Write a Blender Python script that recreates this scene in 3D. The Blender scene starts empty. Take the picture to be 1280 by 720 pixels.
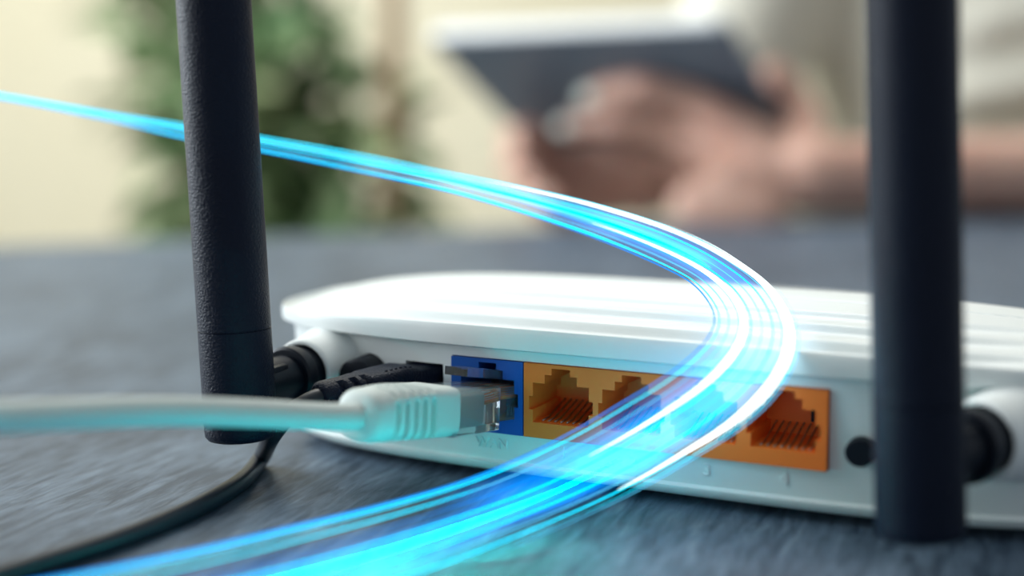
import bpy, bmesh, math, random
from mathutils import Vector, Matrix, noise
random.seed(7)
S = 0.001                                   # everything below is written in millimetres; table top = z 0
scene = bpy.context.scene
COL = scene.collection

# ------------------------------------------------------------------ camera
FPX = 1750.0
PITCH = math.atan(240 / FPX)
TH = math.radians(26.2)
CAM = Vector((113.3, -235.6, 74.5))
FH = Vector((-math.sin(TH), math.cos(TH), 0))
RT = Vector((math.cos(TH), math.sin(TH), 0))
FW = FH * math.cos(PITCH) + Vector((0, 0, -math.sin(PITCH)))
UPV = RT.cross(FW)
cd = bpy.data.cameras.new('camera')
cam = bpy.data.objects.new('camera', cd)
COL.objects.link(cam)
scene.camera = cam
cd.sensor_width = 36.0
cd.lens = FPX * 36.0 / 1280.0
cd.clip_start = 0.01
cd.clip_end = 30
cam.matrix_world = Matrix(((RT.x, UPV.x, -FW.x, CAM.x * S), (RT.y, UPV.y, -FW.y, CAM.y * S),
                           (RT.z, UPV.z, -FW.z, CAM.z * S), (0, 0, 0, 1)))
cd.dof.use_dof = True
cd.dof.focus_distance = 0.264
cd.dof.aperture_fstop = 4.9


def dep(px, py, d):
    """point seen at a pixel, at forward depth d (mm)"""
    return CAM + (FW + RT * ((px - 640) / FPX) + UPV * ((360 - py) / FPX)) * d


def onz(px, py, z):
    r = FW + RT * ((px - 640) / FPX) + UPV * ((360 - py) / FPX)
    return CAM + r * ((z - CAM.z) / r.z)


def W(u, v, z):
    """room frame: u to the right, v away from the camera"""
    p = Vector((CAM.x, CAM.y, 0)) + RT * u + FH * v
    return Vector((p.x, p.y, z))


# ------------------------------------------------------------------ light
wd = bpy.data.worlds.new('world')
scene.world = wd
wd.use_nodes = True
wd.node_tree.nodes['Background'].inputs[0].default_value = (0.80, 0.90, 1.0, 1)
wd.node_tree.nodes['Background'].inputs[1].default_value = 0.43


def area(name, loc, target, sx, sy, power, col):
    l = bpy.data.lights.new(name, 'AREA')
    l.shape = 'RECTANGLE'
    l.size = sx * S
    l.size_y = sy * S
    l.energy = power
    l.color = col
    o = bpy.data.objects.new(name, l)
    COL.objects.link(o)
    o.location = loc * S
    o.rotation_euler = (target - loc).to_track_quat('-Z', 'Y').to_euler()
    return o


area('window_left_offscreen', W(-1530, 900, 700), W(0, 900, 700), 1400, 1300, 55, (0.86, 0.94, 1.0))
area('ceiling_lamp_offscreen', W(-150, 1350, 1640), W(-150, 1350.1, 0), 1200, 900, 21, (1.0, 0.97, 0.92))
scene.view_settings.view_transform = 'Standard'
scene.view_settings.look = 'None'
scene.view_settings.exposure = 0.0
scene.view_settings.gamma = 1.0
scene.view_settings.use_curve_mapping = False


# ------------------------------------------------------------------ materials
def mat(name, col, rough=0.5, metal=0.0, bump=None, spec=0.5, trans=0.0, ior=1.45, sss=0.0, vary=None):
    m = bpy.data.materials.new(name)
    m.use_nodes = True
    nt = m.node_tree
    b = nt.nodes['Principled BSDF']
    b.inputs['Base Color'].default_value = (*col, 1)
    b.inputs['Roughness'].default_value = rough
    b.inputs['Metallic'].default_value = metal
    b.inputs['Specular IOR Level'].default_value = spec
    b.inputs['Transmission Weight'].default_value = trans
    b.inputs['IOR'].default_value = ior
    if sss:
        b.inputs['Subsurface Weight'].default_value = sss
        b.inputs['Subsurface Radius'].default_value = (0.006, 0.002, 0.001)
        b.inputs['Subsurface Scale'].default_value = 1.0
    tc = nt.nodes.new('ShaderNodeTexCoord')
    if vary:
        n = nt.nodes.new('ShaderNodeTexNoise')
        n.inputs['Scale'].default_value = vary[0]
        n.inputs['Detail'].default_value = 4
        nt.links.new(tc.outputs['Object'], n.inputs['Vector'])
        r = nt.nodes.new('ShaderNodeValToRGB')
        r.color_ramp.elements[0].position = 0.35
        r.color_ramp.elements[1].position = 0.68
        r.color_ramp.elements[0].color = (*col, 1)
        r.color_ramp.elements[1].color = (*vary[1], 1)
        nt.links.new(n.outputs['Fac'], r.inputs['Fac'])
        nt.links.new(r.outputs['Color'], b.inputs['Base Color'])
    if bump:
        n = nt.nodes.new('ShaderNodeTexNoise')
        n.inputs['Scale'].default_value = bump[0]
        n.inputs['Detail'].default_value = 2
        nt.links.new(tc.outputs['Object'], n.inputs['Vector'])
        bp = nt.nodes.new('ShaderNodeBump')
        bp.inputs['Strength'].default_value = bump[1]
        bp.inputs['Distance'].default_value = bump[2] * S
        nt.links.new(n.outputs['Fac'], bp.inputs['Height'])
        nt.links.new(bp.outputs['Normal'], b.inputs['Normal'])
    return m


def table_mat():
    m = mat('dark_slate_wood', (0.03, 0.04, 0.06), 0.5, spec=0.5)
    nt = m.node_tree
    b = nt.nodes['Principled BSDF']
    tc = nt.nodes.new('ShaderNodeTexCoord')
    g = onz(300, 572, 0) - onz(200, 620, 0)
    rot = nt.nodes.new('ShaderNodeMapping')
    rot.inputs['Rotation'].default_value = (0, 0, -math.atan2(g.y, g.x))
    nt.links.new(tc.outputs['Object'], rot.inputs['Vector'])
    mp = nt.nodes.new('ShaderNodeMapping')
    mp.inputs['Scale'].default_value = (70, 420, 60)
    nt.links.new(rot.outputs['Vector'], mp.inputs['Vector'])
    n1 = nt.nodes.new('ShaderNodeTexNoise')
    n1.inputs['Scale'].default_value = 1.0
    n1.inputs['Detail'].default_value = 6
    n1.inputs['Roughness'].default_value = 0.62
    n1.inputs['Distortion'].default_value = 0.5
    nt.links.new(mp.outputs['Vector'], n1.inputs['Vector'])
    mp2 = nt.nodes.new('ShaderNodeMapping')
    mp2.inputs['Scale'].default_value = (16, 34, 10)
    nt.links.new(rot.outputs['Vector'], mp2.inputs['Vector'])
    n2 = nt.nodes.new('ShaderNodeTexNoise')
    n2.inputs['Scale'].default_value = 1.0
    n2.inputs['Detail'].default_value = 5
    n2.inputs['Distortion'].default_value = 1.0
    nt.links.new(mp2.outputs['Vector'], n2.inputs['Vector'])
    ad = nt.nodes.new('ShaderNodeMath')
    ad.operation = 'MULTIPLY_ADD'
    ad.inputs[1].default_value = 0.33
    nt.links.new(n2.outputs['Fac'], ad.inputs[0])
    ml = nt.nodes.new('ShaderNodeMath')
    ml.operation = 'MULTIPLY'
    ml.inputs[1].default_value = 0.6
    nt.links.new(n1.outputs['Fac'], ml.inputs[0])
    nt.links.new(ml.outputs[0], ad.inputs[2])
    r = nt.nodes.new('ShaderNodeValToRGB')
    e = r.color_ramp.elements
    e[0].position = 0.40
    e[0].color = (0.026, 0.045, 0.074, 1)
    e[1].position = 0.74
    e[1].color = (0.25, 0.315, 0.375, 1)
    k = e.new(0.56)
    k.color = (0.102, 0.145, 0.198, 1)
    nt.links.new(ad.outputs[0], r.inputs['Fac'])
    nt.links.new(r.outputs['Color'], b.inputs['Base Color'])
    bp = nt.nodes.new('ShaderNodeBump')
    bp.inputs['Strength'].default_value = 0.6
    bp.inputs['Distance'].default_value = 0.5 * S
    nt.links.new(n1.outputs['Fac'], bp.inputs['Height'])
    nt.links.new(bp.outputs['Normal'], b.inputs['Normal'])
    return m


def glow_mat(name, col, strength, alpha=1.0, ribbon=False):
    """luminous strand: emits light; ribbons are see-through and fade towards their own edges"""
    m = bpy.data.materials.new(name)
    m.use_nodes = True
    nt = m.node_tree
    nt.nodes.remove(nt.nodes['Principled BSDF'])
    out = nt.nodes['Material Output']
    em = nt.nodes.new('ShaderNodeEmission')
    em.inputs[0].default_value = (*col, 1)
    em.inputs[1].default_value = strength
    if alpha >= 1 and not ribbon:
        nt.links.new(em.outputs[0], out.inputs[0])
        return m
    tr = nt.nodes.new('ShaderNodeBsdfTransparent')
    mx = nt.nodes.new('ShaderNodeAddShader')
    nt.links.new(tr.outputs[0], mx.inputs[0])
    nt.links.new(em.outputs[0], mx.inputs[1])
    nt.links.new(mx.outputs[0], out.inputs[0])
    uv = nt.nodes.new('ShaderNodeTexCoord')
    sp = nt.nodes.new('ShaderNodeSeparateXYZ')
    nt.links.new(uv.outputs['UV'], sp.inputs[0])

    def ramp(src, pts):
        r = nt.nodes.new('ShaderNodeValToRGB')
        e = r.color_ramp.elements
        e[0].position, e[0].color = pts[0][0], (pts[0][1],) * 3 + (1,)
        e[1].position, e[1].color = pts[-1][0], (pts[-1][1],) * 3 + (1,)
        for p, v in pts[1:-1]:
            e.new(p).color = (v, v, v, 1)
        r.color_ramp.interpolation = 'EASE'
        nt.links.new(src, r.inputs[0])
        return r.outputs[0]
    a = ramp(sp.outputs[0], [(0, 0), (0.18, 1), (0.85, 1), (1, 0)])
    c = ramp(sp.outputs[1], [(0, 0), (0.3, 1), (0.6, 1), (1, 0)]) if ribbon else None
    mu = nt.nodes.new('ShaderNodeMath')
    mu.operation = 'MULTIPLY'
    mu.inputs[1].default_value = alpha
    nt.links.new(a, mu.inputs[0])
    last = mu.outputs[0]
    if c:
        mu2 = nt.nodes.new('ShaderNodeMath')
        mu2.operation = 'MULTIPLY'
        nt.links.new(last, mu2.inputs[0])
        nt.links.new(c, mu2.inputs[1])
        last = mu2.outputs[0]
    st = nt.nodes.new('ShaderNodeMath')
    st.operation = 'MULTIPLY'
    st.inputs[1].default_value = strength
    nt.links.new(last, st.inputs[0])
    nt.links.new(st.outputs[0], em.inputs[1])
    return m


M = dict(
    table=table_mat(),
    white=mat('white_plastic', (0.83, 0.86, 0.84), 0.38, bump=(2600, 0.25, 0.06)),
    navy=mat('matt_navy_black_plastic', (0.0018, 0.005, 0.017), 0.42, bump=(2400, 0.9, 0.24), spec=0.23),
    black=mat('black_plastic', (0.003, 0.006, 0.013), 0.45, bump=(2500, 0.3, 0.1), spec=0.3),
    blue=mat('blue_port_plastic', (0.002, 0.085, 0.40), 0.42, bump=(2500, 0.1, 0.05)),
    orange=mat('orange_port_plastic', (0.95, 0.20, 0.024), 0.42, bump=(2500, 0.1, 0.05)),
    pin=mat('contact_metal', (0.42, 0.33, 0.26), 0.4, 1.0),
    copper=mat('copper_insulation', (0.75, 0.22, 0.05), 0.5),
    clear=mat('clear_plastic', (0.93, 0.98, 1.0), 0.06, trans=0.95, ior=1.46),
    rubber=mat('pale_grey_rubber', (0.58, 0.64, 0.61), 0.5, bump=(1500, 0.2, 0.08)),
    cable_black=mat('black_cable_sleeve', (0.008, 0.012, 0.02), 0.4),
    skin=mat('skin', (0.62, 0.35, 0.27), 0.5, sss=0.15, vary=(30, (0.70, 0.43, 0.33))),
    nail=mat('pale_green_nail_polish', (0.85, 0.90, 0.80), 0.25),
    shirt=mat('beige_knit', (0.68, 0.65, 0.55), 0.9, bump=(900, 0.4, 0.6)),
    hair=mat('dark_brown_hair', (0.035, 0.02, 0.012), 0.5, bump=(300, 0.6, 1.0)),
    trouser=mat('dark_trouser_cloth', (0.03, 0.04, 0.07), 0.9),
    eye=mat('eye_white', (0.8, 0.8, 0.78), 0.2),
    iris=mat('brown_iris', (0.05, 0.025, 0.012), 0.2),
    lip=mat('lip', (0.50, 0.18, 0.15), 0.4),
    tablet_back=mat('slate_grey_aluminium', (0.16, 0.21, 0.27), 0.45, 0.1),
    tablet_edge=mat('white_tablet_rim', (0.92, 0.93, 0.93), 0.3),
    screen=mat('dark_glass_screen', (0.02, 0.02, 0.025), 0.08),
    wall=mat('cream_paint', (0.78, 0.71, 0.52), 0.85, bump=(60, 0.2, 1.0), vary=(1.3, (0.84, 0.78, 0.61))),
    ceiling=mat('white_paint', (0.8, 0.8, 0.77), 0.9),
    floor=mat('grey_floor', (0.25, 0.24, 0.22), 0.6, vary=(3, (0.3, 0.29, 0.27))),
    leaf=mat('green_leaf', (0.045, 0.16, 0.05), 0.5, vary=(7, (0.34, 0.40, 0.21))),
    bark=mat('tan_bark', (0.36, 0.23, 0.13), 0.8, bump=(60, 0.6, 2.0)),
    pot=mat('grey_ceramic', (0.38, 0.37, 0.35), 0.5),
    soil=mat('dark_soil', (0.03, 0.022, 0.015), 0.95, bump=(120, 0.8, 3)),
    frame=mat('white_window_frame', (0.8, 0.8, 0.78), 0.4),
    glass=mat('window_glass', (1, 1, 1), 0.0, trans=1.0, ior=1.05),
    steel=mat('dark_steel', (0.05, 0.055, 0.06), 0.4, 0.8),
    wood=mat('oak_wood', (0.35, 0.22, 0.12), 0.55, vary=(14, (0.42, 0.28, 0.16))),
    g_white=glow_mat('light_white', (0.80, 0.97, 1.0), 3.2),
    g_cyan=glow_mat('light_cyan', (0.0, 0.72, 1.0), 2.6),
    g_sky=glow_mat('light_sky_blue', (0.10, 0.62, 1.0), 1.7),
    g_blue=glow_mat('light_blue', (0.0, 0.27, 0.95), 1.5),
    g_azure=glow_mat('light_azure', (0.01, 0.45, 1.0), 3.0),
    g_hot=glow_mat('light_teal_core', (0.0, 0.86, 0.80), 62.0),
    r_blue=glow_mat('light_ribbon_blue', (0.0, 0.26, 0.98), 1.25, 0.75, True),
    r_cyan=glow_mat('light_ribbon_cyan', (0.0, 0.70, 1.0), 0.95, 0.85, True),
)


# ------------------------------------------------------------------ building helpers
def mesh_obj(name, verts, faces, m, parent=None, smooth=False, uvs=None):
    """verts in world mm; stored relative to the parent's origin"""
    org = Vector((0, 0, 0))
    p = parent
    while p:
        org += Vector(p.location)
        p = p.parent
    if parent is None:
        xs = [v[0] for v in verts]; ys = [v[1] for v in verts]; zs = [v[2] for v in verts]
        org = Vector(((min(xs) + max(xs)) / 2, (min(ys) + max(ys)) / 2, min(zs))) * S
    me = bpy.data.meshes.new(name)
    me.from_pydata([tuple(Vector(v) * S - org) for v in verts], [], faces)
    if uvs:
        ul = me.uv_layers.new(name='UVMap')
        for l in me.loops:
            ul.data[l.index].uv = uvs[l.vertex_index]
    me.materials.append(m)
    if smooth:
        me.shade_smooth()
    me.update()
    o = bpy.data.objects.new(name, me)
    COL.objects.link(o)
    if parent:
        o.parent = parent
    else:
        o.location = org
    return o


def smooth_angle(o, deg=35):
    o.data.shade_smooth()
    bm = bmesh.new()
    bm.from_mesh(o.data)
    a = math.radians(deg)
    for e in bm.edges:
        if len(e.link_faces) == 2 and e.calc_face_angle(0) > a:
            e.smooth = False
    bm.to_mesh(o.data)
    bm.free()


def thing(name, loc, label, cat, group=None):
    o = bpy.data.objects.new(name, None)
    COL.objects.link(o)
    o.location = Vector(loc) * S
    o.empty_display_size = 0.02
    o['label'] = label
    o['category'] = cat
    if group:
        o['group'] = group
    return o


def struct(o):
    o['kind'] = 'structure'
    return o


def box_vf(c, ax, ay, az, hx, hy, hz):
    v = []
    for sx in (-1, 1):
        for sy in (-1, 1):
            for sz in (-1, 1):
                v.append(c + ax * (sx * hx) + ay * (sy * hy) + az * (sz * hz))
    f = [(0, 1, 3, 2), (4, 6, 7, 5), (0, 4, 5, 1), (2, 3, 7, 6), (0, 2, 6, 4), (1, 5, 7, 3)]
    return v, f


X, Y, Z = Vector((1, 0, 0)), Vector((0, 1, 0)), Vector((0, 0, 1))


def box(name, c, h, m, parent=None, axes=(X, Y, Z), bevel=0.0, seg=2):
    v, f = box_vf(Vector(c), *axes, *h)
    o = mesh_obj(name, v, f, m, parent)
    if bevel:
        bm = bmesh.new()
        bm.from_mesh(o.data)
        bmesh.ops.recalc_face_normals(bm, faces=bm.faces)
        bmesh.ops.bevel(bm, geom=bm.edges[:], offset=bevel * S, segments=seg, affect='EDGES', profile=0.5)
        bm.to_mesh(o.data)
        bm.free()
        smooth_angle(o, 40)
    return o


def frame_of(d):
    d = d.normalized()
    a = Z if abs(d.z) < 0.9 else X
    u = d.cross(a).normalized()
    return d, u, u.cross(d)


def lathe(name, prof, org, axis, m, parent=None, n=32, sm=35):
    """prof = [(along, radius)...]; closed with end caps"""
    d, u, w = frame_of(Vector(axis))
    org = Vector(org)
    v, f = [], []
    for t, r in prof:
        for k in range(n):
            a = 2 * math.pi * k / n
            v.append(org + d * t + (u * math.cos(a) + w * math.sin(a)) * r)
    L = len(prof)
    for i in range(L - 1):
        for k in range(n):
            k2 = (k + 1) % n
            f.append((i * n + k, i * n + k2, (i + 1) * n + k2, (i + 1) * n + k))
    f.append(tuple(range(n - 1, -1, -1)))
    f.append(tuple((L - 1) * n + k for k in range(n)))
    o = mesh_obj(name, v, f, m, parent)
    bm = bmesh.new(); bm.from_mesh(o.data)
    bmesh.ops.recalc_face_normals(bm, faces=bm.faces)
    bm.to_mesh(o.data); bm.free()
    smooth_angle(o, sm)
    return o


def catmull(pts, per=8):
    P = [Vector(p) for p in pts]
    n = len(P)
    out = []
    for i in range(n - 1):
        p0 = P[max(i - 1, 0)]; p1 = P[i]; p2 = P[i + 1]; p3 = P[min(i + 2, n - 1)]
        for k in range(per):
            t = k / per
            out.append(0.5 * ((2 * p1) + (p2 - p0) * t + (2 * p0 - 5 * p1 + 4 * p2 - p3) * t * t
                              + (3 * p1 - p0 - 3 * p2 + p3) * t ** 3))
    out.append(P[-1])
    return out


def tube_vf(path, rad, n=12, flat=1.0):
    """rad: number or function(0..1)"""
    v, f = [], []
    L = len(path)
    prev = None
    for i, p in enumerate(path):
        d = (path[min(i + 1, L - 1)] - path[max(i - 1, 0)]).normalized()
        if prev is None:
            _, u, w = frame_of(d)
        else:
            u = (prev - d * prev.dot(d)).normalized()
            w = u.cross(d)
        prev = u
        r = rad(i / (L - 1)) if callable(rad) else rad
        for k in range(n):
            a = 2 * math.pi * k / n
            v.append(p + u * (math.cos(a) * r) + w * (math.sin(a) * r * flat))
    for i in range(L - 1):
        for k in range(n):
            k2 = (k + 1) % n
            f.append((i * n + k, (i + 1) * n + k, (i + 1) * n + k2, i * n + k2))
    f.append(tuple(range(n)))
    f.append(tuple((L - 1) * n + k for k in range(n - 1, -1, -1)))
    return v, f


def tube(name, path, rad, m, parent=None, n=12, flat=1.0):
    v, f = tube_vf(path, rad, n, flat)
    return mesh_obj(name, v, f, m, parent, smooth=True)


def boolean_cut(o, cutters):
    for c in cutters:
        md = o.modifiers.new('cut', 'BOOLEAN')
        md.operation = 'DIFFERENCE'
        md.solver = 'EXACT'
        md.object = c
    dg = bpy.context.evaluated_depsgraph_get()
    dg.update()
    me = bpy.data.meshes.new_from_object(o.evaluated_get(dg))
    o.modifiers.clear()
    o.data = me
    for c in cutters:
        bpy.data.objects.remove(c, do_unlink=True)


def sstep(a, b, x):
    t = max(0.0, min(1.0, (x - a) / (b - a)))
    return t * t * (3 - 2 * t)


# ------------------------------------------------------------------ the room
FLOOR_Z = -750.0
v, f = box_vf(W(0, 900, FLOOR_Z - 25), RT, FH, Z, 2200, 2200, 25)
struct(mesh_obj('floor', v, f, M['floor']))
v, f = box_vf(W(300, 2600, 450), RT, FH, Z, 1900, 40, 1200)
struct(mesh_obj('wall_back', v, f, M['wall']))
v, f = box_vf(W(0, 900, 1690), RT, FH, Z, 2200, 2200, 40)
struct(mesh_obj('ceiling', v, f, M['ceiling']))
# left wall with a window opening
wl = []
for (v0, v1, z0, z1) in ((-1300, 150, FLOOR_Z, 1650), (1650, 2560, FLOOR_Z, 1650), (150, 1650, FLOOR_Z, 0), (150, 1650, 1400, 1650)):
    wl.append(box_vf(W(-1560, (v0 + v1) / 2, (z0 + z1) / 2), RT, FH, Z, 40, (v1 - v0) / 2, (z1 - z0) / 2))
vv, ff = [], []
for a, b in wl:
    ff += [tuple(i + len(vv) for i in q) for q in b]
    vv += a
struct(mesh_obj('wall_left', vv, ff, M['wall']))
win = bpy.data.objects.new('window_1', None)
COL.objects.link(win)
win.location = W(-1560, 900, 0) * S
win['kind'] = 'structure'
for (cv, cz, hv, hz) in ((900, 20, 750, 20), (900, 1380, 750, 20), (170, 700, 20, 660), (1630, 700, 20, 660), (900, 700, 18, 660)):
    box('window_frame', W(-1560, cv, cz), (25, hv, hz), M['frame'], win, (RT, FH, Z))
for cv in (530, 1270):
    box('window_pane', W(-1560, cv, 700), (2, 350, 655), M['glass'], win, (RT, FH, Z))

# table: far edge runs obliquely across the view
TA = math.radians(20)
TE = (RT * math.cos(TA) + FH * math.sin(TA)).normalized()
TN = (RT * math.sin(TA) - FH * math.cos(TA)).normalized()
edge0 = W(-250, 705, 0)
tc_ = edge0 + TE * 350 + TN * 520
table = thing('table', (tc_.x, tc_.y, FLOOR_Z), 'dark slate-coloured wooden table with fine grain carrying the router', 'table')
box('tabletop', tc_ + Vector((0, 0, -18)), (900, 520, 18), M['table'], table, (TE, TN, Z), 2)
for a in (-1, 1):
    for b in (-1, 1):
        box('leg', tc_ + TE * (830 * a) + TN * (450 * b) + Vector((0, 0, (FLOOR_Z - 36) / 2)),
            (30, 30, (-36 - FLOOR_Z) / 2), M['steel'], table, (TE, TN, Z), 2)

# ------------------------------------------------------------------ router
CX, AX, CY, BB, BF = 20.0, 86.0, 36.0, 36.0, 80.0
NP = 720


def outline(inset):
    a, bb, bf = AX - inset, BB - inset, BF - inset
    pts = []
    for k in range(NP):
        t = 2 * math.pi * (k + 0.5) / NP
        c, s = math.cos(t), math.sin(t)
        # equal-angle sampling of a superellipse, squarer at the ports side
        n = 3.8 if s < 0 else 2.15
        b = bb if s < 0 else bf
        # blend: true polar form for an even spread
        r = (abs(c / a) ** n + abs(s / b) ** n) ** (-1.0 / n)
        pts.append((CX + r * c, CY + r * s))
    return pts


def zfac(y):
    return 1 - 0.30 * sstep(35, 122, y)


def edge_y(x):
    q = min(0.999, abs(x - CX) / AX)
    return CY - BB * (1 - q ** 3.8) ** (1 / 3.8)


router = thing('wifi_router', (CX, CY, 0), 'white wireless router with two dark antennas and a row of ports', 'router')


def loft(name, rings, capA=True, capB=True):
    v, f = [], []
    for r in rings:
        v += [Vector(p) for p in r]
    n = NP
    for i in range(len(rings) - 1):
        for k in range(n):
            k2 = (k + 1) % n
            f.append((i * n + k, i * n + k2, (i + 1) * n + k2, (i + 1) * n + k))
    if capA:
        f.append(tuple(range(n - 1, -1, -1)))
    if capB:
        f.append(tuple((len(rings) - 1) * n + k for k in range(n)))
    return v, f


def ring(z, d):
    return [(x, y, z * (zfac(y) if z > 4.5 else 1)) for x, y in outline(d)]


lower = [ring(1.6, 9.0), ring(1.6, 4.2), ring(1.8, 2.6), ring(2.5, 1.5), ring(3.5, 0.8), ring(3.9, 0.75), ring(4.2, 1.2),
         ring(4.45, 1.35), ring(4.8, 1.25), ring(12, 0.8), ring(20, 0.3), ring(25.6, 0.0), ring(26.9, 0.0), ring(27.0, 4.0)]
v, f = loft('lower_shell', lower)
shell = mesh_obj('lower_shell', v, f, M['white'], router)
JZ0, JZ1 = 10.1, 24.4
cut = []


def cutter(x0, x1, y0, y1, z0, z1):
    v, f = box_vf(Vector(((x0 + x1) / 2, (y0 + y1) / 2, (z0 + z1) / 2)), X, Y, Z, (x1 - x0) / 2, (y1 - y0) / 2, (z1 - z0) / 2)
    o = mesh_obj('cutter', v, f, M['white'])
    bm = bmesh.new(); bm.from_mesh(o.data); bmesh.ops.recalc_face_normals(bm, faces=bm.faces); bm.to_mesh(o.data); bm.free()
    cut.append(o)


cutter(-15.8, 58.15, -9, 19, JZ0 - 0.15, JZ1 + 0.15)
cutter(-26.8, -18.0, -9, 13, 17.6, 22.4)
cut.append(lathe('cutter', [(-9, 2.55), (6, 2.55)], (63.7, 0, 14.2), Y, M['white'], None, 28))
cut.append(lathe('cutter', [(-9, 4.3), (6, 4.3)], (-35.6, 0, 18.6), Y, M['white'], None, 28))
boolean_cut(shell, cut)
smooth_angle(shell, 32)

# top cover: overhanging lip, stepped louvres, a seam and a smooth dome
STEPS = ((5.0, 1.75), (15.6, 1.35), (25.0, 0.95))
SEAM = 36.0


def top_z(x, y, s):
    q = y - edge_y(x)                                   # distance from the ports edge
    D = min(1.0, abs(x - CX) / AX)
    side = sstep(0.94, 0.62, D)
    z = 31.3 + 4.2 * math.sin(math.pi / 2 * max(0.0, min(1.0, q / 58))) * (1 - 0.45 * D ** 3) - 2.4 * D ** 4
    for st, amp in STEPS:
        z += amp * (sstep(st, st + 1.3, q) - sstep(st - 7.5, st, q)) * side
    g = abs(q - SEAM)
    z -= 0.7 * max(0, 1 - g / 0.75)
    return z * zfac(y)


cover = [ring(26.75, 3.5), ring(26.75, -1.7), ring(27.1, -2.3), ring(28.6, -2.4), ring(29.9, -2.25)]
o0 = outline(-2.25)
ss = [1 - 0.0025 * k for k in range(1, 5)] + [0.99 - 0.009 * k for k in range(0, 108)] + [0.012]
for s_ in ss:
    rr = []
    lipf = sstep(1.0, 0.985, s_)
    for (x, y) in o0:
        xx, yy = CX + (x - CX) * s_, CY + (y - CY) * s_
        zz = top_z(xx, yy, s_)
        zl = 30.0 * zfac(yy)
        rr.append((xx, yy, zl + (zz - zl) * math.sqrt(lipf)))
    cover.append(rr)
v, f = loft('top_cover', cover)
tcv = mesh_obj('top_cover', v, f, M['white'], router)
smooth_angle(tcv, 50)


# jack blocks with true stepped openings
def jack(name, x0, x1, centres, m, y0=-0.35, deep=12.5, pins=True):
    bm = bmesh.new()
    zt = JZ1

    def loop(pts, y):
        vs = [bm.verts.new((px * S, y * S, pz * S)) for px, pz in pts]
        es = [bm.edges.new((vs[i], vs[(i + 1) % len(vs)])) for i in range(len(vs))]
        return vs, es
    outer = [(x0, JZ0), (x1, JZ0), (x1, zt), (x0, zt)]
    ov, oe = loop(outer, y0)
    edges = list(oe)
    loops = []
    for c in centres:
        zb, zn0, zn1, zm, z2, z3 = zt - 11.3, zt - 8.9, zt - 6.3, zt - 3.65, zt - 1.95, zt - 0.65
        half = [(5.75, zb), (5.75, zn0), (6.55, zn0), (6.55, zn1), (5.75, zn1), (5.75, zm), (3.3, zm), (3.3, z2), (1.9, z2), (1.9, z3)]
        pts = [(c + a, b) for a, b in half] + [(c - a, b) for a, b in reversed(half)]
        vs, es = loop(pts, y0)
        edges += es
        loops.append((pts, vs))
    bmesh.ops.triangle_fill(bm, edges=edges, use_beauty=True)
    for pts, vs in loops:
        bv = [bm.verts.new((px * S, deep * S, pz * S)) for px, pz in pts]
        n = len(vs)
        for i in range(n):
            bm.faces.new((vs[i], vs[(i + 1) % n], bv[(i + 1) % n], bv[i]))
        bm.faces.new(bv)
    bk = [bm.verts.new((px * S, (deep + 1.5) * S, pz * S)) for px, pz in outer]
    for i in range(4):
        bm.faces.new((ov[i], ov[(i + 1) % 4], bk[(i + 1) % 4], bk[i]))
    bm.faces.new(bk)
    bmesh.ops.recalc_face_normals(bm, faces=bm.faces)
    me = bpy.data.meshes.new(name)
    bm.to_mesh(me)
    bm.free()
    me.materials.append(m)
    o = bpy.data.objects.new(name, me)
    COL.objects.link(o)
    o.parent = router
    org = Vector(router.location)
    me.transform(Matrix.Translation(-org))
    pin0 = None
    if pins:
        for c in centres:
            for k in range(8):
                px = c + (k - 3.5) * 1.27
                if pin0 is None:
                    path = [Vector((px, 1.2, zt - 11.2)), Vector((px, 4.0, zt - 11.1)), Vector((px, 11.8, zt - 9.0))]
                    pin0 = tube('contact_pin', path, 0.2, M['pin'], o, 6)
                    base_x = px
                else:
                    q = pin0.copy()
                    COL.objects.link(q)
                    q.parent = o
                    q.location.x = pin0.location.x + (px - base_x) * S
            # slotted divider at the back of the port
            for k in range(3):
                box('back_slot', (c + 2.0 + k * 1.3, deep - 0.1, zt - 7.4), (0.25, 0.15, 1.3), M['black'], o)
    return o


lan = jack('lan_port_block', 0.05, 58.0, [7.7, 21.9, 36.1, 50.3], M['orange'])
lan['label'] = 'orange block of four network ports'
wan = jack('wan_port', -15.65, -0.2, [-7.75], M['blue'])
wan['label'] = 'blue network port with the plug in it'
# power socket, buttons
o = box('power_socket', (-22.4, 8.0, 20.0), (4.3, 4.5, 2.3), M['black'], router)
rb = lathe('reset_button', [(-1.0, 2.2), (-0.7, 2.5), (4, 2.5)], (63.7, 0, 14.2), Y, M['black'], router, 28)
rb['label'] = 'round dark reset button'
pb = lathe('power_button', [(-4.2, 3.4), (-3.8, 4.0), (5, 4.15)], (-35.6, 0.3, 18.6), Y, M['black'], router, 32)
pb['label'] = 'round black push button beside the power socket'


def emboss(name, txt, x, z, size):
    cu = bpy.data.curves.new(name, 'FONT')
    cu.body = txt
    cu.size = size * S
    cu.extrude = 0.24 * S
    cu.bevel_depth = 0.05 * S
    cu.align_x = 'CENTER'
    cu.align_y = 'CENTER'
    t = bpy.data.objects.new(name, cu)
    COL.objects.link(t)
    bpy.context.view_layer.update()
    me = bpy.data.meshes.new_from_object(t.evaluated_get(bpy.context.evaluated_depsgraph_get()))
    bpy.data.objects.remove(t, do_unlink=True)
    me.materials.clear()
    me.materials.append(M['white'])
    lean = math.atan2(1.25 - 0.8, 12 - 4.8)
    yy = edge_y(x) + 1.25 - (z - 4.8) * 0.0625
    me.transform(Matrix.Translation(Vector((x, yy, z)) * S - Vector(router.location)) @ Matrix.Rotation(math.pi / 2 + lean, 4, 'X'))
    o = bpy.data.objects.new(name, me)
    COL.objects.link(o)
    o.parent = router
    return o


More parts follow.
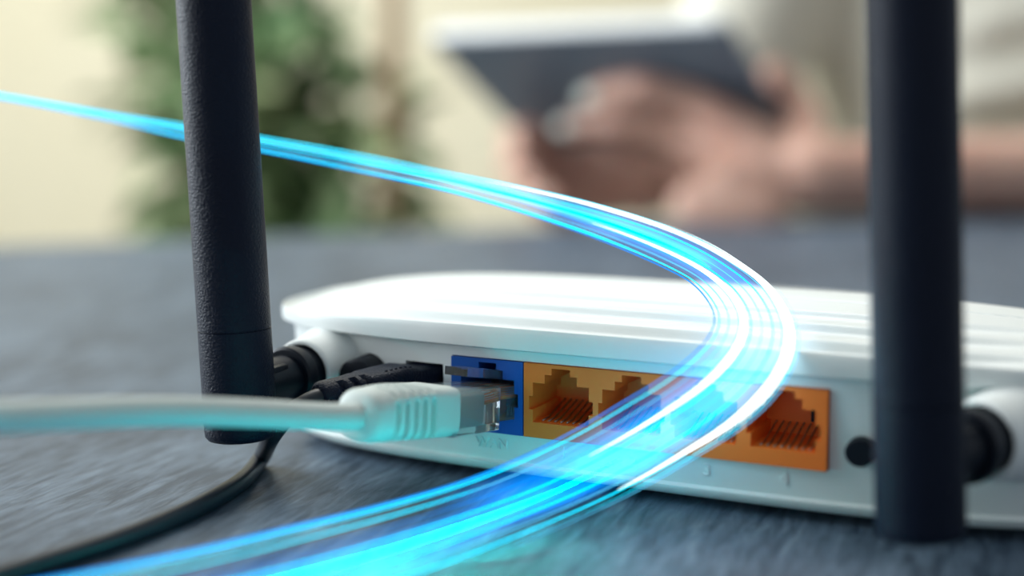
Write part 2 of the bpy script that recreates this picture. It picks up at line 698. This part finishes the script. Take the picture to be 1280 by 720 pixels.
emboss('embossed_text', 'WAN', -7.6, 7.6, 2.9)
for i, c in enumerate((7.7, 21.9, 36.1, 50.3)):
    emboss('embossed_number', str(i + 1), c, 7.4, 3.2)


# antenna sockets and antennas
def antenna(bx, bz, tip, axis_pt, lean, bot, seam, side_label):
    """bx: socket centre on the panel, axis_pt: where the antenna axis passes (x,y)"""
    a0 = Vector((bx, 3.0, bz))
    a1 = Vector((axis_pt[0], axis_pt[1], bz))
    d = (a1 - a0).normalized()
    so = lathe('antenna_socket', [(-4, 9.0), (-1, 8.6), (1, 8.0), (3, 7.5), (6.5, 7.0), (8.6, 6.8), (9.0, 6.5), (9.0, 5.9), (6, 5.7)],
               a0, d, M['white'], router, 40, 30)
    ant = bpy.data.objects.new('antenna', None)
    COL.objects.link(ant)
    ant.parent = router
    ant.location = Vector((axis_pt[0], axis_pt[1], bot)) * S - Vector(router.location)
    ant['label'] = side_label
    Lh = (a1 - a0).length
    lathe('hinge_collar', [(5, 5.2), (11.3, 5.2), (11.5, 5.5), (11.5, 5.9), (12.0, 6.1), (14.2, 6.1), (14.6, 5.6), (14.6, 4.6), (17, 4.5), (Lh, 4.2)],
          a0, d, M['black'], ant, 36, 30)
    _, u, w = frame_of(d)
    for s in (-1, 1):
        box('hinge_lug', a0 + d * (Lh - 7.5) + u * (2.6 * s), (3.2, 0.9, 3.8), M['black'], ant, (d, u, w), 0.5)
    up = (Z + X * lean[0] + Y * lean[1]).normalized()
    base = Vector((axis_pt[0], axis_pt[1], bot))
    r = 6.85
    sm_ = seam - bot
    lathe('sleeve', [(0, r - 1.3), (0.25, r - 0.6), (0.9, r - 0.1), (2, r), (sm_ - 0.12, r), (sm_ - 0.02, r - 0.22), (sm_ + 0.1, r - 0.22),
                     (sm_ + 0.2, r), (90, r - 0.05), (150, r - 0.3), (163, r - 0.7), (167, r - 1.8), (168.5, r - 3.8), (169, r - 5.6)],
          base, up, M['navy'], ant, 56, 40)
    # small rivet on the knuckle, facing the hinge side
    n = (d.cross(Z)).normalized()
    n = n if n.dot(CAM - base) > 0 else -n
    rd = (n * 0.82 - d * -0.35).normalized()
    rv = base + up * 8.6 + rd * (r - 0.25)
    lathe('rivet', [(0, 1.0), (0.3, 1.0), (0.45, 0.8)], rv, rd, M['navy'], ant, 16, 30)
    return ant


antenna(-46.5, 19.3, None, (-47.2, -25.6), (-0.045, 0.0), 10.2, 31.2, 'antenna beside the plugged-in cables')
antenna(87.0, 19.5, None, (77.8, -21.0), (-0.055, 0.0), 7.4, 28.6, 'antenna beside the reset button')
# rubber feet keep the router on the table
for fx, fy in ((-30, 20), (70, 20), (-30, 95), (70, 95)):
    lathe('rubber_foot', [(0, 5), (1.2, 5), (1.9, 4.6)], (fx, fy, 0), Z, M['black'], router, 20)

# ------------------------------------------------------------------ ethernet cable
p_in = Vector((-7.75, 9.0, 15.9))
p_end = dep(446, 520.5, 237.5)
pdv = (Vector((p_end.x, p_end.y, p_end.z)) - Vector((-7.75, 0, 16.6))).normalized()
p0 = Vector((-7.75, 0, 16.6))
pw = X - pdv * X.dot(pdv)
pw.normalize()
pu = pw.cross(pdv).normalized()
if pu.z < 0:
    pu = -pu
PL = (p_end - p0).length
eth = thing('ethernet_cable', (p_end.x, p_end.y, 0), 'pale grey network cable with clear plug in the blue port', 'cable')


def at(t, a=0.0, b=0.0):
    """t mm out of the port along the plug, a sideways, b upward"""
    return p0 + pdv * t + pw * a + pu * b


# clear plug body: open-fronted contact slots suggested with ribs
pl = box('clear_plug', at(5.0, 0, -0.2), (14.5, 5.8, 3.3), M['clear'], eth, (pdv, pw, pu), 0.4)
box('plug_shoulder', at(12.0, 0, -0.9), (7.6, 5.95, 4.1), M['clear'], pl, (pdv, pw, pu), 0.4)
pl['label'] = 'clear plastic plug'
ltv = []
for t, b, th in ((-8.0, 3.3, 1.3), (0, 4.9, 1.7), (6.0, 5.6, 1.8), (11.0, 6.0, 1.6)):
    ltv.append((t, b, th))
v, f = [], []
for t, b, th in ltv:
    hw = 3.0 if t < 5 else 2.6
    v += [at(t, -hw, b - th / 2), at(t, hw, b - th / 2), at(t, hw, b + th / 2), at(t, -hw, b + th / 2)]
for i in range(len(ltv) - 1):
    for k in range(4):
        f.append((i * 4 + k, i * 4 + (k + 1) % 4, i * 4 + 4 + (k + 1) % 4, i * 4 + 4 + k))
f += [(3, 2, 1, 0), (len(v) - 4, len(v) - 3, len(v) - 2, len(v) - 1)]
lt = mesh_obj('latch', v, f, M['clear'], pl)
for k in range(8):
    a = (k - 3.5) * 1.02
    tube('wire', [at(-7.0, a, 0.8), at(2.5, a, 0.8), at(10.5, a * 0.85, 0.2)], 0.38, M['copper'] if k % 2 else M['rubber'], pl, 6)
    box('gold_contact', at(-6.4, a, -2.4), (2.2, 0.16, 1.0), M['pin'], pl, (pdv, pw, pu))
box('inner_sleeve', at(14.5, 0, -0.6), (5.5, 4.7, 2.9), M['rubber'], pl, (pdv, pw, pu), 1.0)

# moulded boot with grip slots
NB = 64
B0 = 17.5
B1 = PL + 0.4
rings = []
nr = 110
for i in range(nr):
    t = B0 + (B1 - B0) * i / (nr - 1)
    s = i / (nr - 1)
    e = 6.0 - 3.6 * sstep(0.25, 0.95, s)                 # squarish -> round
    hw = 6.35 - 1.15 * sstep(0.15, 0.9, s)
    hh = 4.55 + 0.15 * sstep(0.1, 0.6, s)
    cap = 1 - (1 - math.sqrt(max(0, 1 - ((s - 0.90) / 0.10) ** 2))) * 0.45 if s > 0.90 else 1
    cap *= 1 - 0.10 * (1 - s / 0.02) if s < 0.02 else 1
    rg = []
    for k in range(NB):
        an = 2 * math.pi * (k + 0.5) / NB
        c, sn = math.cos(an), math.sin(an)
        r = (abs(c / hw) ** e + abs(sn / hh) ** e) ** (-1 / e) * cap
        g = 0.0
        for j in range(5):
            tg = B0 + (B1 - B0) * (0.36 + 0.10 * j)
            g = max(g, sstep(0.62, 0.36, abs(t - tg)))
        # the slots are broken by solid corner spines
        dg_ = math.degrees(an)
        da = min(abs((dg_ - q + 180) % 360 - 180) for q in (30, 150, 90, 270, 295, 245))
        g *= sstep(4, 8, da)
        rg.append(at(t, c * r * (1 - 0.34 * g), sn * r * (1 - 0.34 * g) - 0.45 * (1 - sstep(0.0, 0.6, s))))
    rings.append(rg)
v, f = [], []
for rg in rings:
    v += rg
for i in range(nr - 1):
    for k in range(NB):
        k2 = (k + 1) % NB
        f.append((i * NB + k, i * NB + k2, (i + 1) * NB + k2, (i + 1) * NB + k))
f.append(tuple(range(NB - 1, -1, -1)))
f.append(tuple((nr - 1) * NB + k for k in range(NB)))
bo = mesh_obj('boot', v, f, M['rubber'], eth)
smooth_angle(bo, 45)
path = [at(PL - 4), at(PL + 1)] + [dep(*q) for q in ((400, 521, 233), (320, 517, 227), (240, 514.5, 221), (160, 515, 214), (80, 518, 207),
                                                     (0, 521, 200), (-90, 526, 192))]
last = path[-1]
path += [last + Vector((-22, -16, -4)), Vector((last.x - 60, last.y - 44, 12)), Vector((last.x - 110, last.y - 78, 2.4)), Vector((last.x - 190, last.y - 130, 2.4))]
tube('cord', catmull(path, 8), 2.36, M['rubber'], eth, 20)

# ------------------------------------------------------------------ power cable
q0 = Vector((-22.4, 4.0, 20.1))
q1 = dep(398, 497.5, 262)
qd = (q1 - q0).normalized()
qw = (X - qd * X.dot(qd)).normalized()
qu = qw.cross(qd).normalized()
if qu.z < 0:
    qu = -qu
QL = (q1 - q0).length
pwr = thing('power_cable', (q1.x, q1.y, 0), 'black power lead with dotted grip plug in the rectangular socket', 'cable')
rings = []
nr, NB = 70, 36
for i in range(nr):
    s = i / (nr - 1)
    t = QL * s
    e = 5.0 - 2.8 * sstep(0.45, 0.8, s)
    hw = (3.6 + 0.5 * sstep(0.15, 0.3, s)) * (1 - 0.22 * sstep(0.55, 1, s))
    hh = (2.0 + 0.9 * sstep(0.15, 0.34, s)) * (1 + 0.05 * sstep(0.5, 0.8, s))
    cap = 0.75 + 0.25 * math.sqrt(max(0, 1 - ((s - 0.94) / 0.06) ** 2)) if s > 0.94 else 1
    rg = []
    for k in range(NB):
        an = 2 * math.pi * (k + 0.5) / NB
        c, sn = math.cos(an), math.sin(an)
        r = (abs(c / hw) ** e + abs(sn / hh) ** e) ** (-1 / e) * cap
        g = 0
        for j in range(3):
            g = max(g, sstep(0.8, 0.4, abs(t - QL * (0.66 + 0.095 * j))))
        deg = math.degrees(an) % 180
        g *= sstep(62, 52, min(deg, 180 - deg))
        r *= 1 - 0.25 * g
        rg.append(q0 + qd * t + qw * (c * r) + qu * (sn * r))
    rings.append(rg)
v, f = [], []
for rg in rings:
    v += rg
for i in range(nr - 1):
    for k in range(NB):
        k2 = (k + 1) % NB
        f.append((i * NB + k, i * NB + k2, (i + 1) * NB + k2, (i + 1) * NB + k))
f.append(tuple(range(NB - 1, -1, -1)))
f.append(tuple((nr - 1) * NB + k for k in range(NB)))
pp = mesh_obj('power_plug', v, f, M['navy'], pwr)
smooth_angle(pp, 40)
# raised grip dots on the plug
dv, df = [], []
for side in (1,):
    for r_ in range(3):
        for c_ in range(6):
            s = 0.27 + 0.042 * c_
            t = QL * s
            h = 2.0 + 0.9 * sstep(0.15, 0.34, s)
            ctr = q0 + qd * t + qw * (3.95 - 0.0 * r_) + qu * (1.2 - 1.2 * r_) if r_ else q0 + qd * t + qw * 2.4 + qu * (h * 0.985)
            a, b = box_vf(ctr, qd, qw, qu, 0.22, 0.22, 0.22)
            df += [tuple(i + len(dv) for i in q) for q in b]
            dv += a
gd = mesh_obj('grip_dots', dv, df, M['navy'], pp)
gd['kind'] = 'stuff'
path = [q0 + qd * (QL - 5), q0 + qd * (QL + 1)]
path += [q1 + qd * 5 + Vector((-3, 0, -3)), dep(352, 528, 266)]
path += [dep(338, 548, 268)]
for px, py in ((326, 573), (300, 603), (240, 637), (150, 673), (50, 704), (-40, 730), (-160, 760), (-420, 830), (-900, 930)):
    q = onz(px, py, 1.75)
    path.append(q)
tube('cord', catmull(path, 8), 1.75, M['cable_black'], pwr, 14)

# ------------------------------------------------------------------ light trail (glowing strands sweeping round the router)
KEY = [  # outer px, inner px, depth
    (-520, 36, -520, 38, 420), (-60, 108, -60, 112, 340), (120, 138, 120, 147, 322), (230, 155, 230, 173, 308), (330, 171, 330, 190, 300), (450, 192, 450, 215, 296),
    (560, 215, 555, 238, 291), (650, 233, 640, 262, 287), (740, 254, 715, 287, 283), (820, 278, 775, 310, 278), (880, 303, 825, 332, 273),
    (925, 330, 862, 352, 267), (960, 358, 884, 375, 259), (982, 392, 893, 398, 249), (988, 425, 885, 422, 242), (978, 460, 862, 447, 238),
    (952, 497, 825, 475, 237), (912, 532, 775, 505, 240), (860, 565, 715, 540, 243), (800, 600, 650, 572, 245), (735, 632, 575, 602, 243),
    (650, 668, 480, 630, 233), (560, 703, 370, 657, 223.5), (480, 730, 230, 690, 213), (400, 757, 70, 722, 203), (300, 790, -100, 752, 193),
    (120, 850, -350, 800, 176)]
NS = 10
outer = catmull([(a, b, e) for a, b, c, d, e in KEY], NS)
inner = catmull([(c, d, e) for a, b, c, d, e in KEY], NS)
trail = thing('light_trail', dep(*outer[11 * NS]), 'glowing blue and white light strands curving over the router and table', 'light trail')


def lane(t, s0, s1, lift=0.0):
    pts = []
    a = 0 if s0 <= 0 else int((s0 + 1) * NS)
    b = len(outer) - 1 if s1 >= 24 else int((s1 + 1) * NS)
    for i in range(a, b + 1):
        i = min(i, len(outer) - 1)
        q = outer[i].lerp(inner[i], t)
        pts.append(dep(q.x, q.y, q.z - lift))
    return pts


def strand(t, r, m, s0=0, s1=24, taper=True, lift=0.0):
    p = lane(t, s0, s1, lift)

    def rad(x):
        k = 1.0
        if taper:
            k = min(1.0, 0.04 + 2.8 * x, 0.04 + 2.8 * (1 - x))
        return r * k
    v, f = tube_vf(p, rad, 6)
    L = len(p)
    uvs = [(i / (L - 1), k / 6) for i in range(L) for k in range(6)]
    o = mesh_obj('strand', v, f, M[m], trail, True, uvs)
    return o


def ribbon(ta, tb, m, s0, s1, lift=0.0):
    a, b = lane(ta, s0, s1, lift), lane(tb, s0, s1, lift)
    n, K = len(a), 6
    v, uvs, f = [], [], []
    for i in range(n):
        for k in range(K + 1):
            v.append(a[i].lerp(b[i], k / K))
            uvs.append((i / (n - 1), k / K))
    for i in range(n - 1):
        for k in range(K):
            j = i * (K + 1) + k
            f.append((j, j + 1, j + K + 2, j + K + 1))
    return mesh_obj('light_ribbon', v, f, M[m], trail, True, uvs)


# fine full-length strands
for t, r, m in ((0.0, .10, 'g_cyan'), (0.10, .07, 'g_sky'), (0.22, .10, 'g_cyan'), (0.36, .07, 'g_sky'), (0.50, .10, 'g_cyan'),
                (0.66, .07, 'g_blue'), (0.80, .08, 'g_sky'), (0.93, .10, 'g_cyan'), (1.0, .12, 'g_blue')):
    strand(t, r, m, 0, 24, False)
# white-hot cores round the bend
strand(0.05, 0.36, 'g_white', 5.5, 11.5, True, 0.5)
strand(0.02, 0.72, 'g_white', 8.5, 18.4, True, 0.6)
strand(0.60, 0.58, 'g_white', 7.2, 17.6, True, 0.6)
strand(-0.04, 0.10, 'g_white', 8, 17)
strand(-0.07, 0.07, 'g_cyan', 11, 20)
strand(-0.11, 0.07, 'g_sky', 11, 21)
# brighter lanes along the approach and on the table
strand(0.45, 0.40, 'g_cyan', 3.6, 9.8)
strand(0.30, 0.20, 'g_sky', 0.0, 7.5)
strand(0.93, 0.22, 'g_cyan', 3, 9.6)
strand(0.36, 0.30, 'g_hot', 17.0, 24)
strand(0.97, 0.13, 'g_azure', 17.2, 24)
strand(0.80, 0.12, 'g_cyan', 17.5, 24)
ribbon(0.0, 1.0, 'r_blue', 6.0, 14.0)
ribbon(-0.02, 0.8, 'r_cyan', 12.5, 18.5)
ribbon(0.0, 1.0, 'r_blue', 12.0, 20.0)
ribbon(0.08, 0.66, 'r_blue', 17.3, 24)
ribbon(0.26, 0.46, 'r_cyan', 18.5, 24)
ribbon(0.2, 0.75, 'r_cyan', 4.5, 10.0)

# ------------------------------------------------------------------ tablet
TL, TR_, BR = dep(535, 40, 892.4), dep(905, 24, 794.0), dep(988, 160, 904.7)
tx = (TR_ - TL).normalized()
ty = (TL - TR_ + BR - TL)
ty = (BR - TR_).normalized()
tn = tx.cross(ty).normalized()
if tn.dot(CAM - TL) < 0:
    tn = -tn                                           # tn points at the camera: the tablet's back
TW, THt = (TR_ - TL).length, 162.0
tcen = TL + tx * (TW / 2) + ty * (THt / 2)
tablet = thing('tablet', tcen + ty * (THt / 2), 'slate grey tablet with bright white rim held up in two hands', 'tablet')


def slab(name, c, hx, hy, hz, r, m, parent):
    n = 8
    pts = []
    for (sx, sy, a0) in ((1, 1, 0), (-1, 1, 90), (-1, -1, 180), (1, -1, 270)):
        for k in range(n + 1):
            a = math.radians(a0 + 90 * k / n)
            pts.append((sx * (hx - r) + r * math.cos(a), sy * (hy - r) + r * math.sin(a)))
    N = len(pts)
    v, f = [], []
    lev = [(-hz, 0.94), (-hz * .6, 1), (hz * .6, 1), (hz, 0.94)]
    for z, s in lev:
        kx, ky = (hx - (1 - s) * 20) / hx, (hy - (1 - s) * 20) / hy
        v += [c + tx * (x * kx) + ty * (y * ky) + tn * z for x, y in pts]
    for i in range(3):
        for k in range(N):
            k2 = (k + 1) % N
            f.append((i * N + k, i * N + k2, (i + 1) * N + k2, (i + 1) * N + k))
    f.append(tuple(range(N - 1, -1, -1)))
    f.append(tuple(3 * N + k for k in range(N)))
    o = mesh_obj(name, v, f, m, parent)
    smooth_angle(o, 40)
    return o


slab('white_edge', tcen, TW / 2, THt / 2, 4.0, 9, M['tablet_edge'], tablet)
slab('back_panel', tcen + tn * 0.6 + ty * 1.2, TW / 2 + 0.6, THt / 2 - 0.4, 4.2, 9, M['tablet_back'], tablet)
slab('screen', tcen - tn * 3.2, TW / 2 - 6, THt / 2 - 6, 0.9, 4, M['screen'], tablet)


def tab(px, py, off):
    """pixel -> point at height off (mm) above the tablet's back"""
    r = FW + RT * ((px - 640) / FPX) + UPV * ((360 - py) / FPX)
    k = (tcen + tn * (4.3 + off) - CAM).dot(tn) / r.dot(tn)
    return CAM + r * k


# ------------------------------------------------------------------ person
def blob(name, chains, m, parent, voxel, smooth_it=6):
    """chains of (point, radius): tapered capsules fused into one continuous surface"""
    bm = bmesh.new()
    for ch in chains:
        for i, (p, r) in enumerate(ch):
            if isinstance(r, tuple):                       # ellipsoid with its own axes
                mtx = Matrix.Translation(p) @ r[1] @ Matrix.Diagonal((*r[0], 1))
                bmesh.ops.create_icosphere(bm, subdivisions=3, radius=1, matrix=mtx)
                continue
            bmesh.ops.create_icosphere(bm, subdivisions=2, radius=r, matrix=Matrix.Translation(p))
            if i + 1 < len(ch) and not isinstance(ch[i + 1][1], tuple):
                p2, r2 = ch[i + 1]
                d = p2 - p
                if d.length < 1e-3:
                    continue
                mt = Matrix.Translation((p + p2) / 2) @ d.to_track_quat('Z', 'Y').to_matrix().to_4x4()
                bmesh.ops.create_cone(bm, cap_ends=True, segments=16, radius1=r, radius2=r2, depth=d.length, matrix=mt)
    me = bpy.data.meshes.new(name)
    bmesh.ops.scale(bm, vec=(S, S, S), verts=bm.verts)
    bm.to_mesh(me)
    bm.free()
    o = bpy.data.objects.new(name, me)
    COL.objects.link(o)
    md = o.modifiers.new('r', 'REMESH')
    md.mode = 'VOXEL'
    md.voxel_size = voxel * S
    sm = o.modifiers.new('s', 'SMOOTH')
    sm.factor = 0.5
    sm.iterations = smooth_it
    dg = bpy.context.evaluated_depsgraph_get()
    dg.update()
    me2 = bpy.data.meshes.new_from_object(o.evaluated_get(dg))
    o.modifiers.clear()
    o.data = me2
    me2.materials.clear()
    me2.materials.append(m)
    me2.shade_smooth()
    if parent:
        org = Vector(parent.location)
        me2.transform(Matrix.Translation(-org))
        o.parent = parent
    return o


ID = Matrix.Identity(4)
RM = Matrix(((RT.x, FH.x, 0, 0), (RT.y, FH.y, 0, 0), (0, 0, 1, 0), (0, 0, 0, 1)))    # room axes
hip = W(415, 1170, -250)
person = thing('person', (hip.x, hip.y, FLOOR_Z), 'seated person in a beige short-sleeved top holding the tablet', 'person')

PU, PV = 405, 1140                                           # torso centre
sh_l = W(PU + 170, PV - 10, 255)                              # person's left shoulder (right in the picture)
sh_r = W(PU - 170, PV - 15, 255)
el_l = W(440, 912, 25)
wr_l = dep(1008, 222, 850)
# hand in front of the tablet's back: four fingers lying on it, thumb behind its edge
kn = [tab(868, 128, 11), tab(852, 165, 13), tab(852, 203, 14), tab(866, 240, 13)]
mid = [tab(806, 110, 10), tab(782, 150, 11), tab(788, 190, 11), tab(812, 222, 10)]
dst = [tab(772, 112, 8.5), tab(745, 152, 9), tab(755, 190, 9), tab(782, 220, 8.5)]
tip = [tab(744, 119, 7), tab(714, 157, 7), tab(728, 192, 7), tab(758, 219, 7)]
fr = [(11.5, 10.2, 9.0, 7.8), (12, 10.4, 9.2, 8.0), (11.5, 10.2, 8.9, 7.7), (10.5, 9.2, 8, 7)]
palm_c = dep(935, 205, 850)
chains = []
for i in range(4):
    chains.append([(kn[i].lerp(wr_l, 0.62), 14), (kn[i].lerp(wr_l, 0.25), 13), (kn[i], fr[i][0]), (mid[i], fr[i][1]), (dst[i], fr[i][2]), (tip[i], fr[i][3])])
chains.append([(dep(946, 270, 838), 20), (dep(905, 240, 842), 17), (dep(960, 230, 852), 21), (dep(985, 215, 860), 22)])   # heel of the hand
th0, th1, th2, th3 = dep(1000, 190, 868), dep(1008, 150, 880), dep(990, 118, 882), dep(966, 92, 872)
chains.append([(dep(985, 215, 862), 20), (th0, 16), (th1, 12), (th2, 10.5), (th3, 8.5)])
fa = wr_l.lerp(el_l, 0.35)
fb = wr_l.lerp(el_l, 0.72)
chains.append([(wr_l, 24), (wr_l.lerp(el_l, 0.12), 23.5), (fa, 25.5), (fb, 26), (el_l, 27), (el_l.lerp(sh_l, 0.5), 40), (sh_l, 46)])
chains.append([(dep(868, 256, 842), 15), (dep(905, 268, 838), 17), (dep(946, 270, 838), 20)])
# other hand gripping the lower left corner of the tablet
wr_r = dep(800, 236, 965)
kr = [dep(672, 196, 975), dep(676, 222, 962), dep(690, 246, 950), dep(708, 266, 940)]
mr = [dep(642, 172, 948), dep(640, 204, 940), dep(654, 232, 930), dep(676, 256, 920)]
tr = [dep(652, 168, 916), dep(652, 196, 912), dep(668, 224, 906), dep(690, 248, 900)]
for i in range(4):
    chains.append([(kr[i].lerp(wr_r, 0.6), 14), (kr[i], 11), (mr[i], 9.8), (mr[i].lerp(tr[i], 0.6), 9), (tr[i], 7.6)])
chains.append([(wr_r.lerp(kr[2], 0.3), 19), (dep(700, 205, 985), 13), (dep(668, 168, 990), 11), (dep(655, 140, 985), 8.5)])
el_r = W(150, 1110, 35)
chains.append([(wr_r, 22), (wr_r.lerp(el_r, 0.3), 27), (wr_r.lerp(el_r, 0.7), 33), (el_r, 33), (el_r.lerp(sh_r, 0.5), 40), (sh_r, 46)])
# torso, neck, head, legs
nk = W(PU, PV + 5, 330)
hd = W(PU - 25, PV - 30, 470)
chains.append([(W(PU - 150, PV, 250), 50), (W(PU + 150, PV, 250), 50)])
chains.append([(W(PU, PV + 10, 150), ((150, 92, 170), RM))])
chains.append([(W(PU, PV + 15, -60), ((140, 95, 200), RM))])
chains.append([(hip, ((165, 110, 90), RM))])
chains.append([(W(PU, PV + 8, 270), 62), (nk, 52), (W(PU - 12, PV - 10, 400), 50)])
chains.append([(hd, ((74, 92, 112), RM))])
chains.append([(hd + FH * -35 + Vector((0, 0, -62)), ((50, 55, 48), RM))])
chains.append([(hd + FH * -88 + Vector((0, 0, 8)), 9), (hd + FH * -104 + Vector((0, 0, -22)), 13)])
for s in (-1, 1):
    chains.append([(hd + RT * (74 * s) + Vector((0, 0, -12)), ((9, 18, 30), RM))])
    hj = hip + RT * (90 * s)
    kj = W(420 + 150 * s, 830, -215)
    aj = W(420 + 150 * s, 900, -660)
    chains.append([(hj, 88), (kj, 62), (kj.lerp(aj, 0.35), 58), (aj, 38)])
    chains.append([(aj + Vector((0, 0, -50)), 38), (aj + FH * -140 + Vector((0, 0, -58)), 30)])
body = blob('body', chains, M['skin'], person, 3.2, 5)
# nails
for i in range(4):
    d = (tip[i] - dst[i]).normalized()
    n = (CAM - tip[i]).normalized()
    n = (n - d * n.dot(d)).normalized()
    wv = d.cross(n)
    c = tip[i] + d * 1.5 + n * (fr[i][3] - 0.8)
    v = []
    for r_, h in ((1.0, 0.0), (0.85, 0.9), (0.4, 1.5)):
        for k in range(14):
            a = 2 * math.pi * k / 14
            v.append(c + d * (math.cos(a) * 8.6 * r_) + wv * (math.sin(a) * 6.4 * r_) + n * (h - 1.8 * abs(math.sin(a)) * r_))
    f = [(i_ * 14 + k, i_ * 14 + (k + 1) % 14, i_ * 14 + 14 + (k + 1) % 14, i_ * 14 + 14 + k) for i_ in range(2) for k in range(14)]
    f.append(tuple(28 + k for k in range(14)))
    f.append(tuple(range(13, -1, -1)))
    mesh_obj('fingernail', v, f, M['nail'], person, True)
# beige short-sleeved top
sc = [[(W(PU - 150, PV, 252), 60), (W(PU + 150, PV, 252), 60)],
      [(W(PU, PV + 10, 150), ((172, 112, 180), RM))],
      [(W(PU, PV + 12, -60), ((168, 116, 215), RM))],
      [(W(PU, PV + 12, -220), ((178, 122, 80), RM))],
      [(W(PU, PV + 8, 270), 76), (W(PU, PV + 5, 318), 62)],
      [(sh_l, 62), (sh_l.lerp(el_l, 0.45), 58), (sh_l.lerp(el_l, 0.72), 56)],
      [(sh_r, 62), (sh_r.lerp(el_r, 0.45), 58), (sh_r.lerp(el_r, 0.72), 56)]]
# soft folds across the front
for k in range(6):
    z = -40 + 55 * k
    sc.append([(W(PU - 120 + 20 * k, PV - 92, z), 16), (W(PU + 10 + 12 * k, PV - 104, z + 26), 18), (W(PU + 110, PV - 88, z + 70), 14)])
blob('top', sc, M['shirt'], person, 7, 16)
tr_ = [[(hip, ((176, 122, 98), RM))]]
for s in (-1, 1):
    hj = hip + RT * (90 * s)
    kj = W(420 + 150 * s, 830, -215)
    aj = W(420 + 150 * s, 900, -660)
    tr_.append([(hj, 96), (kj, 70), (kj.lerp(aj, 0.35), 66), (aj, 50)])
blob('trousers', tr_, M['trouser'], person, 9, 4)
blob('hair', [[(hd + FH * 18 + Vector((0, 0, 26)), ((84, 96, 106), RM))], [(hd + FH * 60, 60), (hd + FH * 62 + Vector((0, 0, -110)), 54), (hd + FH * 58 + Vector((0, 0, -190)), 34)]],
     M['hair'], person, 6, 5)
for s in (-1, 1):
    e = hd + FH * -80 + RT * (30 * s) + Vector((0, 0, 4))
    lathe('eye', [(-9, 4), (-4, 9.5), (3, 11), (8, 7.5), (10, 3)], e, -FH, M['eye'], person, 16, 80)
    lathe('iris', [(0, 5.2), (10.6, 5.2), (11.2, 3)], e, -FH, M['iris'], person, 16, 40)
tube('mouth', [hd + FH * -86 + RT * -22 + Vector((0, 0, -58)), hd + FH * -93 + Vector((0, 0, -60)), hd + FH * -86 + RT * 22 + Vector((0, 0, -58))], 4.5, M['lip'], person, 8)

# stool under the person
stool = thing('stool', (hip.x, hip.y + 0, FLOOR_Z), 'round wooden stool under the seated person', 'stool')
lathe('seat', [(0, 165), (4, 172), (26, 172), (30, 165)], (hip.x, hip.y, -365), Z, M['wood'], stool, 40)
for k in range(4):
    a = math.pi / 4 + k * math.pi / 2
    o_ = Vector((math.cos(a), math.sin(a), 0))
    tube('leg', [Vector((hip.x, hip.y, -362)) + o_ * 110, Vector((hip.x, hip.y, FLOOR_Z)) + o_ * 160], 15, M['wood'], stool, 12)

# ------------------------------------------------------------------ plant behind the table
pc = W(-312, 1720, FLOOR_Z)
plant = thing('potted_plant', pc, 'leafy green houseplant in a pot against the cream wall', 'plant')
lathe('pot', [(0, 130), (10, 138), (300, 170), (320, 172), (322, 160), (290, 155)], pc, Z, M['pot'], plant, 40)
lathe('soil', [(0, 150), (6, 154), (10, 120)], pc + Vector((0, 0, 288)), Z, M['soil'], plant, 32)
rnd = random.Random(11)
lv, lf = [], []
bv, bf = [], []


def add_tube(path, rad, n=7):
    a, b = tube_vf(path, rad, n)
    bf.extend(tuple(i + len(bv) for i in q) for q in b)
    bv.extend(a)


def leaf(c, d, n, ln, wd_):
    d = d.normalized()
    w = d.cross(n)
    if w.length < 1e-3:
        return
    w.normalize()
    n2 = w.cross(d)
    k = len(lv)
    prof = ((0, .08), (.22, .75), (.5, 1.0), (.78, .62), (1, .03))
    for t, h in prof:
        bend = -n2 * (t * t * ln * 0.25)
        for s in (-1, 0, 1):
            lv.append(c + d * (t * ln) + w * (s * h * wd_) + bend + n2 * (abs(s) * h * wd_ * 0.35))
    for i in range(4):
        for j in range(2):
            a = k + i * 3 + j
            lf.append((a, a + 1, a + 4, a + 3))


stem0 = pc + Vector((0, 0, 285))
for b in range(15):
    ang = rnd.uniform(0, 2 * math.pi)
    spread = rnd.uniform(20, 195)
    top = pc + RT * (math.cos(ang) * spread) + FH * (math.sin(ang) * spread * 0.8) + Vector((0, 0, rnd.uniform(640, 1120)))
    midp = stem0.lerp(top, 0.5) + Vector((rnd.uniform(-20, 20), rnd.uniform(-20, 20), 60))
    path = catmull([stem0 + RT * rnd.uniform(-60, 60) + FH * rnd.uniform(-50, 50), midp, top], 10)
    add_tube(path, lambda x: 7 - 4.5 * x)
    for i, p in enumerate(path):
        if i < 4:
            continue
        for q in range(4):
            d = Vector((rnd.gauss(0, 1), rnd.gauss(0, 1), rnd.gauss(0.15, 0.6)))
            off = d.normalized() * rnd.uniform(5, 62)
            leaf(p + off, d, Vector((rnd.gauss(0, .5), rnd.gauss(0, .5), 1)), rnd.uniform(55, 105), rnd.uniform(14, 25))
mesh_obj('stem', bv, bf, M['bark'], plant, True)
lo = mesh_obj('foliage', lv, lf, M['leaf'], plant, True)
lo['kind'] = 'stuff'
trunk = W(-125, 1760, FLOOR_Z)
tube('trunk', catmull([pc + Vector((60, 20, 285)), W(-170, 1690, -200), W(-146, 1700, 60), W(-138, 1710, 420)], 8), lambda x: 17 - 5 * x, M['bark'], plant, 12)
